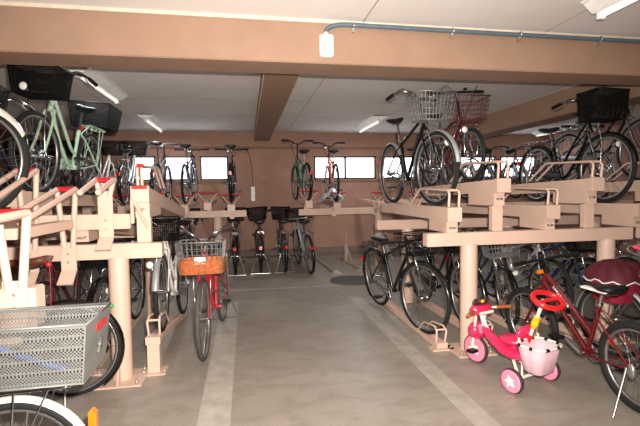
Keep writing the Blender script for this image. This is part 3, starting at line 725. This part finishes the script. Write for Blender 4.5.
# the red bicycle in the aisle
red = bicycle('red bicycle with a silver and tan wicker basket parked facing out into the aisle', (-.275, 4.70, 0), (-.365, 3.64, 0), 'red', 'city', .34, lean=.03, steer=.04, tyre=M_tyreg, guard=None, basket=None, bar='raised', bar_dz=-.02, stand='double', rack=True, saddle_z=-.03, tw=.019, front_lamp=False)
t = red['root']; S = red['S']; dims = (.38, .26, .34, .22, .26); bl = V((red['HT'].x + .17, 0, red['HT'].z - .15))
bk = part('basket', ('red', dims), lambda: basket_mesh('wire', *dims), M_wire, t, bl); bk.matrix_local = S @ Matrix.Translation(bl)
def wband():
    m = MB(); secs = []
    for f, g in ((-.02, .006), (.42, .008), (.42, -.004), (-.02, -.006)):
        w, d = (.34 + .04 * f) / 2 + g, (.22 + .04 * f) / 2 + g; s = []
        for q in range(40):
            a = 2 * PI * q / 40; c, sn = math.cos(a), math.sin(a); e = 5
            k_ = (abs(c) ** e + abs(sn) ** e) ** (-1 / e); s.append(V((d * c * k_, w * sn * k_, .26 * f)))
        secs.append(s)
    m.loft(secs + [secs[0]], smooth=False, cap=False)
    for i in range(5):
        z = .26 * (-.0 + .42 * (i + .3) / 5); f = z / .26; pts = []
        for q in range(40):
            a = 2 * PI * q / 40; c, sn = math.cos(a), math.sin(a); k_ = (abs(c) ** 5 + abs(sn) ** 5) ** (-1 / 5)
            w, d = (.34 + .04 * f) / 2 + .009, (.22 + .04 * f) / 2 + .009; pts.append(V((d * c * k_, w * sn * k_, z + (.004 if q % 2 else -.004))))
        m.tube(pts, .007, 5, closed=True)
    m.boxab((-.105, -.165, -.006), (.105, .165, .0)); return m
wbn = wband().build('wicker_band', M_wicker, bk)
sp_ = MB()
for sy in (-1, 1): sp_.tube([red['Fr'] + V((0, sy * .062, 0)), red['Fr'] + V((.03, sy * .07, .25)), bl + V((.03, sy * .07, 0))], .005, 6)
sp_.tube([red['HT'] + V((.01, 0, -.02)), bl + V((-.11, 0, .05))], .009, 6)
o = sp_.build('basket_support', M_chrome, t); o.matrix_local = S.copy()
o = MB().box(bl + V((.12, .0, .11)), (.012, .09, .06), bev=.004).build('number_tag', M_white, t); o.matrix_local = S.copy()
o = MB().tube([bl + V((.10, -.15, -.13)), bl + V((.14, -.15, -.13))], [.03, .034], 14).build('headlight', M_chrome, t); o.matrix_local = S.copy()
o = MB().tube([bl + V((.10, -.15, -.13)), bl + V((.0, -.08, -.13)), red['Fr'] + V((0, -.06, .05))], .005, 6).build('headlight_bracket', M_chrome, t); o.matrix_local = S.copy()

# left foreground: two bicycles parked across, facing left
L2 = bicycle('bicycle with a brown leather saddle and big black rear wheel by the left post', (-1.215, 3.13, 0), (-2.30, 3.09, 0), 'black', 'city', .335, saddle=M_brnleather, guard='black', rack=False, stand='side', basket=('wire', M_wire), reflect=False, tw=.017, saddle_z=.08)
t = L2['root']
MB().ball((-.27, 0, .62), (.02, .026, .012), 8, 6).build('sticker', mat('green_sticker', (40, 190, 70), 0.4), t)
MB().tube(smooth_pts([L2['SZ'] + V((-.16, .1, .03)), L2['SZ'] + V((-.17, .12, -.08)), L2['SZ'] + V((-.165, .12, -.26))], 4), .0028, 6).ball(L2['SZ'] + V((-.16, .11, .035)), .02, 10, 6).build('cable_lock', mat('red_lock', (180, 30, 40), 0.4), t)

L1 = bicycle('nearest bicycle at the bottom left with a grey perforated rear basket and white mudguard', (-.95, 1.86, 0), (-1.98, 1.84, 0), 'silver', 'city', .288, guard='white', rack=True, stand='double', basket=('wire', M_wire), reflect=False, tw=.02)
t = L1['root']
def perf_basket():
    m = MB(); Lt, Wt, Lb, Wb, H_ = .57, .31, .52, .27, .235
    def C(f, sx, sy): return V((sx * (Lb + (Lt - Lb) * f) / 2, sy * (Wb + (Wt - Wb) * f) / 2, H_ * f))
    def panel(a0, b0, a1, b1, nx, ny):
        vs = []; fs = []; nrm = (b0 - a0).cross(a1 - a0).normalized() * .0016
        for j in range(ny + 1):
            for i in range(nx + 1): vs.append(a0.lerp(b0, i / nx).lerp(a1.lerp(b1, i / nx), j / ny))
        for j in range(ny):
            for i in range(nx):
                band = (j % 7)
                hole = 0 < i < nx - 1 and 0 < j < ny - 2 and ((band in (0, 1) and i % 2 == 1) or (band in (3, 5) and i % 2 == 1) or (band in (4, 6) and i % 2 == 0))
                if not hole: fs.append((j * (nx + 1) + i, j * (nx + 1) + i + 1, (j + 1) * (nx + 1) + i + 1, (j + 1) * (nx + 1) + i))
        m.add(vs, fs); m.add([v - nrm for v in vs], fs)
    panel(C(0, -1, -1), C(0, 1, -1), C(1, -1, -1), C(1, 1, -1), 84, 37); panel(C(0, -1, 1), C(0, 1, 1), C(1, -1, 1), C(1, 1, 1), 84, 37)
    panel(C(0, -1, -1), C(0, -1, 1), C(1, -1, -1), C(1, -1, 1), 4, 4); panel(C(0, 1, -1), C(0, 1, 1), C(1, 1, -1), C(1, 1, 1), 44, 37)
    m.add([C(0, -1, -1), C(0, 1, -1), C(0, 1, 1), C(0, -1, 1)], [(0, 1, 2, 3)])
    m.tube([C(1, -1, -1), C(1, 1, -1), C(1, 1, 1), C(1, -1, 1)], .006, 6, closed=True); m.tube([C(0, -1, -1), C(0, 1, -1), C(0, 1, 1), C(0, -1, 1)], .004, 6, closed=True)
    return m
rb = perf_basket().build('rear_basket', M_gbask, t); rb.location = (-.055, -.0, .672)
MB().box((-.288, -.02, .185), (.006, .12, .028), bev=.002).build('reflector_strip', M_refl_red, rb)
MB().box((-.30, .0, .46), (.03, .05, .09), bev=.01).build('rear_reflector', M_refl_or, t)
lk = MB(); lk.tube(smooth_pts([(.20, -.02, .17), (.06, .03, .12), (-.08, .06, .07), (-.17, .05, .03)], 5), .012, 8); lk.build('blue_chain_lock', mat('blue_lock_sleeve', (70, 110, 190), 0.5), None)
lkO = bpy.data.objects['blue_chain_lock']; lkO.name = 'chain_lock'; lkO.matrix_world = Matrix.Translation(t.location) @ t.rotation_euler.to_matrix().to_4x4() @ Matrix.Translation(rb.location)
tag(lkO, 'blue sleeved chain lock lying in the grey rear basket', 'lock')
# ------------------------------------------------------------------ back wall bicycles
BG = 'bicycles on the upper tier at the back wall'
def back(x, label, z=1.215, **k):
    k.setdefault('barm', M_blk); return bicycle(label, (x, 7.18, z), (x + k.pop('dx', 0), 8.25, z + .02), group=BG, stand=None, **k)
back(-3.85, 'black bicycle at the back wall in the dark left corner', frame='wine', kind='city', basket=('dense', M_wireblk), guard='black')
back(-3.35, 'dark bicycle at the back wall left of the white framed one', frame='navy', kind='city', basket=('dense', M_wireblk), guard='black')
back(-2.90, 'dark bicycle on the back wall tray between the dark corner and the white frame', frame='black', kind='city', basket=('dense', M_wireblk), guard='black')
back(-2.40, 'white framed bicycle at the back wall on the far left', frame='white', kind='city', basket=('dense', M_wireblk), guard='black', dx=.05)
back(-1.90, 'silver bicycle at the back wall behind the mint bicycle', frame='silver', kind='city', basket=('dense', M_wireblk), guard='black', dx=-.05)
back(-1.42, 'dark bicycle with wide straight handlebars left of the left window', frame='black', kind='mtb', guard='black', bar='flat', barm=M_blk, saddle_z=.12, bar_dz=.10, rack=False)
back(-0.97, 'dark bicycle with a black saddle in front of the left window', frame='navy', kind='mtb', guard=None, bar='flat', barm=M_blk, saddle_z=.08, rack=False, dx=.03)
back(-0.24, 'black bicycle with a red rear light between the left window and the white wall box', frame='black', kind='mtb', guard='black', bar='flat', barm=M_blk, saddle_z=.07, z=1.22, rack=False)
back(1.03, 'green bicycle on the back wall tray left of the right window', frame='green', kind='mtb', guard='black', bar='riser', barm=M_blk, saddle_z=.0, bar_dz=.12, rack=False, dx=-.08)
back(1.53, 'orange red bicycle in front of the right window at the back', frame='orange', kind='mtb', guard=None, bar='riser', barm=M_blk, bar_dz=.08, rack=False, dx=.06)
back(3.45, 'blue bicycle at the back wall seen between the two dark bicycles on the right', frame='blue', kind='mtb', guard=None, bar='flat', rack=False)
back(3.95, 'black bicycle at the back wall left of the right hand windows', frame='black', kind='city', guard='silver')
back(4.45, 'bright blue bicycle at the back in front of the first right hand window', frame='blue', kind='mtb', guard='black', bar='riser', dx=.1)
back(4.95, 'dark bicycle at the back in the middle of the right hand windows', frame='navy', kind='city', guard='silver')
back(5.45, 'black bicycle with silver mudguards at the back in front of the last window', frame='black', kind='city', guard='silver', dx=.08)
bicycle('blue bicycle on the upper tier left of the large black basket', (4.6, 5.9, 1.22), (4.5, 4.85, 1.22), 'blue', 'mtb', guard='silver', bar='riser', stand=None)
crossbar(2.6, 6.3, 5.55, 'cream rack frame behind the bicycle with the large black basket', [4.2, 6.0], z0=1.1, z1=1.2, plate=False)
BL = 'bicycles on the floor along the back wall'
def backlow(x, label, y=7.5, **k):
    k.setdefault('barm', M_blk); return bicycle(label, (x, y, 0), (x + k.pop('dx', 0), y + 1.06 if y < 7.3 else 8.36 + .0, 0), group=BL, **k)
backlow(-2.1, 'dark bicycle on the floor at the back left', y=7.22, frame='black', kind='city', guard='silver', basket=('dense', M_wireblk), bar_dz=-.1)
backlow(-1.55, 'dark bicycle on the floor behind the white bicycle', y=7.22, frame='grey', kind='city', guard='black', basket=('dense', M_wireblk), bar_dz=-.1)
backlow(-1.05, 'black bicycle on the floor at the back, left of the wicker basket', y=7.22, frame='black', kind='city', guard='black', basket=('dense', M_wireblk), bar_dz=-.1)
backlow(-0.20, 'black bicycle with a rear rack at the back, just right of the wicker basket', y=7.20, frame='black', kind='city', guard='black', basket=('dense', M_wireblk), bar_dz=-.06, stand='double', bar='swept')
backlow(0.22, 'black bicycle with a dark basket and wide black handlebar under the white wall box', y=7.25, frame='black', kind='city', guard='black', basket=('dense', M_wireblk), stand='double', bar='swept', steer=.2, dx=.02)
backlow(0.63, 'black bicycle with an amber reflector, second left of the silver one', y=7.25, frame='wine', kind='city', guard='black', basket=('dense', M_wireblk), stand='double', steer=-.1)
backlow(1.05, 'silver bicycle with a red rear light at the right end of the back wall row', y=7.05, frame='silver', kind='mtb', guard='black', bar='flat', barm=M_alu, dx=-.08, lean=-.06, stand=None, rack=True, basket=('dense', M_wireblk), bar_dz=-.06)
def sheet():
    random.seed(3); m = MB(); nx, ny = 10, 16; vs = []; fs = []
    for j in range(ny + 1):
        for i in range(nx + 1):
            u, w = i / nx - .5, j / ny
            z = .10 * math.cos(u * PI) - .05 + random.uniform(-.022, .022) - .10 * abs(u) + (0.10 * math.exp(-((w - .12) / .15) ** 2))
            vs.append((u * .34 + random.uniform(-.01, .01), w * .62 + random.uniform(-.01, .01), z))
    for j in range(ny):
        for i in range(nx): a = j * (nx + 1) + i; fs.append((a, a + 1, a + nx + 2, a + nx + 1))
    m.add(vs, fs, True); m.add([(x, y, z - .006) for x, y, z in vs], fs, True); return m
so = sheet().build('folded_cover', mat('silver_sheet', (222, 224, 228), 0.3, 0.4)); so.location = (1.43, 6.92, 1.235 + .06)
tag(so, 'crumpled silver cover draped over the back wall tray below the right window', 'cover')

# ------------------------------------------------------------------ right foreground
dr = bicycle('dark red mountain bicycle with white lettering parked loose behind the pink tricycle', (2.37, 2.20, 0), (2.35, 3.15, 0), 'maroon', 'mtb', .285, lean=-.05, steer=.10, guard=None, bar='flat', barm=M_blk, rack=False, tw=.026,
             rim=M_alu, saddle_z=-.09, badge=True, stand='side', reflect=False, bar_dz=-.02, front_lamp=False)
t = dr['root']
MB().box(dr['HB'] + V((.03, .0, .10)), (.03, .05, .03), bev=.006).build('front_reflector', M_refl_or, t)
MB().box(V((.16, .03, .40)), (.03, .012, .045), bev=.004).build('wheel_reflector', M_refl_red, t)
MB().box(dr['SZ'] + V((-.0, .06, .04)), (.2, .05, .015), bev=.005).build('saddle_band', M_white, t)
MB().ball(V((-.02, .07, .28)), (.03, .02, .05), 10, 6).build('rear_derailleur', M_alu, t)
mr = bicycle('bicycle at the right edge whose front basket wears a maroon cover', (3.20, 1.95, 0), (2.96, 2.98, 0), 'wine', 'city', .30, lean=.0, guard='silver', basket=None, bar='swept', barm=M_chrome, rack=True, grip=mat('pink_grip', (206, 70, 96), 0.5), front_lamp=False)
t = mr['root']; bl = V((mr['HT'].x + .19, 0, mr['HT'].z - .32))
def cover():
    m = MB(); secs = []
    for z, w, d in ((0, .15, .12), (.02, .16, .13), (.12, .18, .15), (.20, .20, .17)):
        s = []
        for q in range(36):
            a = 2 * PI * q / 36; c, sn = math.cos(a), math.sin(a); k_ = (abs(c) ** 4 + abs(sn) ** 4) ** -.25; rr = 1 + .02 * math.sin(q * 2.3)
            s.append(V((d * c * k_ * rr, w * sn * k_ * rr, z)))
        secs.append(s)
    m.loft(secs); return m
cv = cover().build('basket', mat('crimson_fabric', (150, 24, 56), 0.7, var=.2), t); cv.location = bl
def lid():
    m = MB(); secs = []
    for f, h in ((1.08, .17), (1.06, .215), (.9, .27), (.6, .305), (.15, .32)):
        s = []
        for q in range(36):
            a = 2 * PI * q / 36; c, sn = math.cos(a), math.sin(a); k_ = (abs(c) ** 4 + abs(sn) ** 4) ** -.25; rr = (1 + .02 * math.sin(q * 3.1)) * f
            s.append(V((.17 * c * k_ * rr, .20 * sn * k_ * rr, h + .012 * math.sin(q * 1.7))))
        secs.append(s)
    m.loft(secs); return m
ld = lid().build('cover', mat('maroon_cover_fabric', (84, 22, 34), 0.75, var=.2), cv)
def trim():
    pts = []
    for q in range(36):
        a = 2 * PI * q / 36; c, sn = math.cos(a), math.sin(a); k_ = (abs(c) ** 4 + abs(sn) ** 4) ** -.25; rr = 1.095 + .02 * math.sin(q * 3.1)
        pts.append((.17 * c * k_ * rr, .20 * sn * k_ * rr, .172 + .014 * math.sin(q * 1.7)))
    return MB().tube(pts, .006, 6, closed=True)
trim().build('cover_trim', M_white, cv)
s_ = MB()
for sy in (-1, 1): s_.tube([mr['Fr'] + V((0, sy * .062, 0)), bl + V((.0, sy * .07, 0))], .005, 6)
s_.tube([mr['HT'] + V((0, 0, -.04)), bl + V((-.1, 0, .03))], .009, 6); s_.build('basket_support', M_chrome, t)

# pink tricycle
M_pink = mat('hot_pink_plastic', (226, 44, 92), 0.3, coat=.5); M_lpink = mat('light_pink_plastic', (240, 140, 170), 0.4); M_tred = mat('bright_red_plastic', (226, 30, 36), 0.3, coat=.4)
M_mesh = mat('pink_white_fabric', (216, 178, 188), 0.8, var=.06); M_cream = mat('cream_white_plastic', (240, 232, 216), 0.4); M_yel = mat('yellow_plastic', (240, 190, 30), 0.4)
M_grip = mat('brown_orange_grip', (168, 90, 50), 0.5)
ra, fa = V((1.955, 2.635, 0)), V((1.80, 3.10, 0)); fwd_ = (fa - ra); TL = fwd_.length
tri = thing('tricycle', ra, 'pink and red child tricycle with a red ring push handle, standing by the round post', 'tricycle')
tri.rotation_euler.z = math.atan2(fwd_.y, fwd_.x)
def trike_wheel(name, loc, r, w, star=True):
    wh = MB(); wh.loft([[V((rr * math.cos(2 * PI * q / 28), yy, rr * math.sin(2 * PI * q / 28))) for q in range(28)] for rr, yy in ((r * .55, -w * .55), (r * .78, -w * .6), (r * .9, -w * .5), (r * .9, w * .5), (r * .78, w * .6), (r * .55, w * .55))])
    o = wh.build(name, M_lpink if star else M_lpink, tri); o.location = loc
    MB().ring((0, 0, 0), r - w * .42, w * .42, 'y', 32, 8, 1.3).build('tyre', mat('dark_toy_tyre', (70, 46, 50), .6), o)
    for sy in (-1, 1):
        m = MB(); pts = []
        for q in range(10):
            rr = r * (.5 if q % 2 == 0 else .26); a = 2 * PI * q / 10; pts.append(V((rr * math.cos(a), 0, rr * math.sin(a))))
        m.loft([[p + V((0, sy * w * .5, 0)) for p in pts], [p + V((0, sy * (w * .5 + .012), 0)) for p in pts]], smooth=False); m.ball((0, sy * (w * .5 + .012), 0), (r * .16, .008, r * .16), 10, 6); m.build('star_hub', M_cream, o)
    return o
for sy in (-1, 1): trike_wheel('wheel', (0, sy * .2, .085), .085, .042)
trike_wheel('wheel', (TL, 0, .115), .115, .04)
MB().tube([(0, -.2, .085), (0, .2, .085)], .012, 8).build('axle', M_cream, tri)
fr = MB(); fr.tube(smooth_pts([(0, 0, .10), (.08, 0, .16), (.22, 0, .20), (TL - .11, 0, .30), (TL - .06, 0, .40)], 5), .02, 10)
for sy in (-1, 1): fr.tube([(.0, sy * .13, .085), (.16, 0, .18)], .012, 8)
fr.build('frame', M_cream, tri)
def shell():
    m = MB(); secs = []
    for x, hw, z0, z1 in ((.05, .05, .16, .22), (.12, .075, .15, .23), (.22, .07, .16, .24), (.32, .045, .2, .28), (.40, .035, .26, .34)):
        s = []
        for q in range(14):
            a = 2 * PI * q / 14; s.append(V((x, hw * math.cos(a), (z0 + z1) / 2 + (z1 - z0) / 2 * math.sin(a))))
        secs.append(s)
    m.loft(secs); return m
shell().build('body_shell', M_pink, tri)
se = MB(); se.ball((.14, 0, .295), (.105, .10, .035), 16, 8); se.ball((.05, 0, .36), (.03, .10, .075), 16, 8, Matrix.Rotation(-.25, 3, 'Y')); se.tube([(.14, 0, .2), (.14, 0, .28)], .025, 10); se.build('seat', M_pink, tri)
fk = MB()
for sy in (-1, 1): fk.tube([(TL, sy * .045, .115), (TL - .03, sy * .05, .28), (TL - .05, sy * .055, .43)], .0105, 8)
fk.build('fork', M_cream, tri)
MB().ball((TL - .015, 0, .27), (.06, .085, .075), 16, 10).build('front_fairing', M_pink, tri)
fp = MB(); fp.box((TL - .075, 0, .30), (.02, .10, .07), Matrix.Rotation(.2, 3, 'Y'), bev=.008); fp.build('fairing_panel', M_lpink, tri)
MB().loft([[V((TL - .05 + dx * math.cos(2 * PI * q / 20), hw * math.sin(2 * PI * q / 20), z)) for q in range(20)] for dx, hw, z in ((.04, .085, .41), (.055, .11, .43), (.055, .115, .455), (.04, .09, .485))]).build('handlebar_cover', M_pink, tri)
MB().box((TL - .104, 0, .433), (.012, .16, .022), bev=.005).build('cover_band', M_cream, tri)
hbm = MB().tube(smooth_pts([(TL - .12, .21, .455), (TL - .08, .1, .455), (TL - .05, 0, .455), (TL - .08, -.1, .455), (TL - .12, -.21, .455)], 5), .009, 8).build('handlebar', M_cream, tri)
for sy in (-1, 1): MB().tube([(TL - .135, sy * .235, .455), (TL - .115, sy * .19, .455), (TL - .09, sy * .125, .455)], [.015, .0145, .015], 10).build('grip', M_grip, hbm)
ty = MB()
for y, m_ in ((-.06, 0), (.0, 0), (.06, 0)): ty.ring((TL - .05, y, .508), .022, .01, 'x', 16, 6)
ty.tube([(TL - .05, -.06, .50), (TL - .05, .06, .50)], .012, 8); ty.build('toy_console', mat('dark_toy_plastic', (66, 40, 44), .4), tri)
MB().ball((TL - .062, -.0, .513), .014, 8, 6).build('toy_button', M_yel, tri)
for sy in (-1, 1):
    cr = MB().tube([(TL, sy * .04, .115), (TL - sy * .06, sy * .065, .115 + sy * .02)], .006, 6).build('crank', M_bolt, tri)
    MB().box((TL - sy * .06, sy * .105, .115 + sy * .02), (.06, .075, .02), bev=.004).build('pedal', M_blk, cr)
# push pole: leans back over the rear basket
p0, p1 = V((.06, .02, .19)), V((-.14, .08, .66))
MB().tube([p0, p1], .0125, 10).build('push_pole', M_cream, tri)
pm = p0.lerp(p1, .62); MB().tube([p0.lerp(p1, .54), pm, p0.lerp(p1, .72)], [.018, .026, .022], 12).build('pole_clamp', M_yel, tri)
MB().tube([p0.lerp(p1, .28), p0.lerp(p1, .42)], .0165, 10).build('pole_sleeve', M_tred, tri)
hd = MB(); cc = p1 + V((-.03, 0, .005)); Rm = Matrix.Rotation(-.42, 3, 'Y')
hd.tube([cc + Rm @ V((.085 * math.cos(2 * PI * q / 28), .11 * math.sin(2 * PI * q / 28), 0)) for q in range(28)], .0175, 10, closed=True)
hd.tube([cc + Rm @ V((0, -.11, 0)), cc + Rm @ V((0, .11, 0))], .012, 8); hd.build('push_handle', M_tred, tri)
def sack():
    m = MB(); secs = []
    for z, w, d in ((.27, .08, .06), (.285, .105, .08), (.38, .13, .10), (.475, .145, .115), (.475, .14, .11), (.38, .125, .095), (.29, .10, .075)):
        s = []
        for q in range(32):
            a = 2 * PI * q / 32; c, sn = math.cos(a), math.sin(a); k_ = (abs(c) ** 4 + abs(sn) ** 4) ** -.25; rr = 1 + .025 * math.sin(q * 2.1)
            s.append(V((-.11 + d * c * k_ * rr, w * sn * k_ * rr, z)))
        secs.append(s)
    m.loft(secs); return m
bsk = sack().build('rear_basket', M_mesh, tri); bsk.location = (-.01, .07, -.085); bsk.scale = (.86, .84, .9)
rimp = [V((-.11 + .122 * math.cos(2 * PI * q / 32) * (abs(math.cos(2 * PI * q / 32)) ** 4 + abs(math.sin(2 * PI * q / 32)) ** 4) ** -.25, .152 * math.sin(2 * PI * q / 32) * (abs(math.cos(2 * PI * q / 32)) ** 4 + abs(math.sin(2 * PI * q / 32)) ** 4) ** -.25, .482)) for q in range(32)]
MB().tube(rimp, .009, 8, closed=True).build('basket_rim', M_cream, bsk)
for q in (1, 5, 9, 13, 17, 21, 25, 29): MB().tube([rimp[q], rimp[(q + 1) % 32]], .0125, 8).build('rim_clip', M_blk, bsk)
bs = MB()
for sy in (-1, 1): bs.tube([(0, sy * .10, .085), (-.0, sy * .10, .24), (-.01, sy * .10 + .05, .375)], .008, 8)
bs.tube([(-.0, -.1, .16), (-.06, 0, .175), (0, .1, .16)], .008, 8); bs.build('basket_bracket', M_cream, tri)
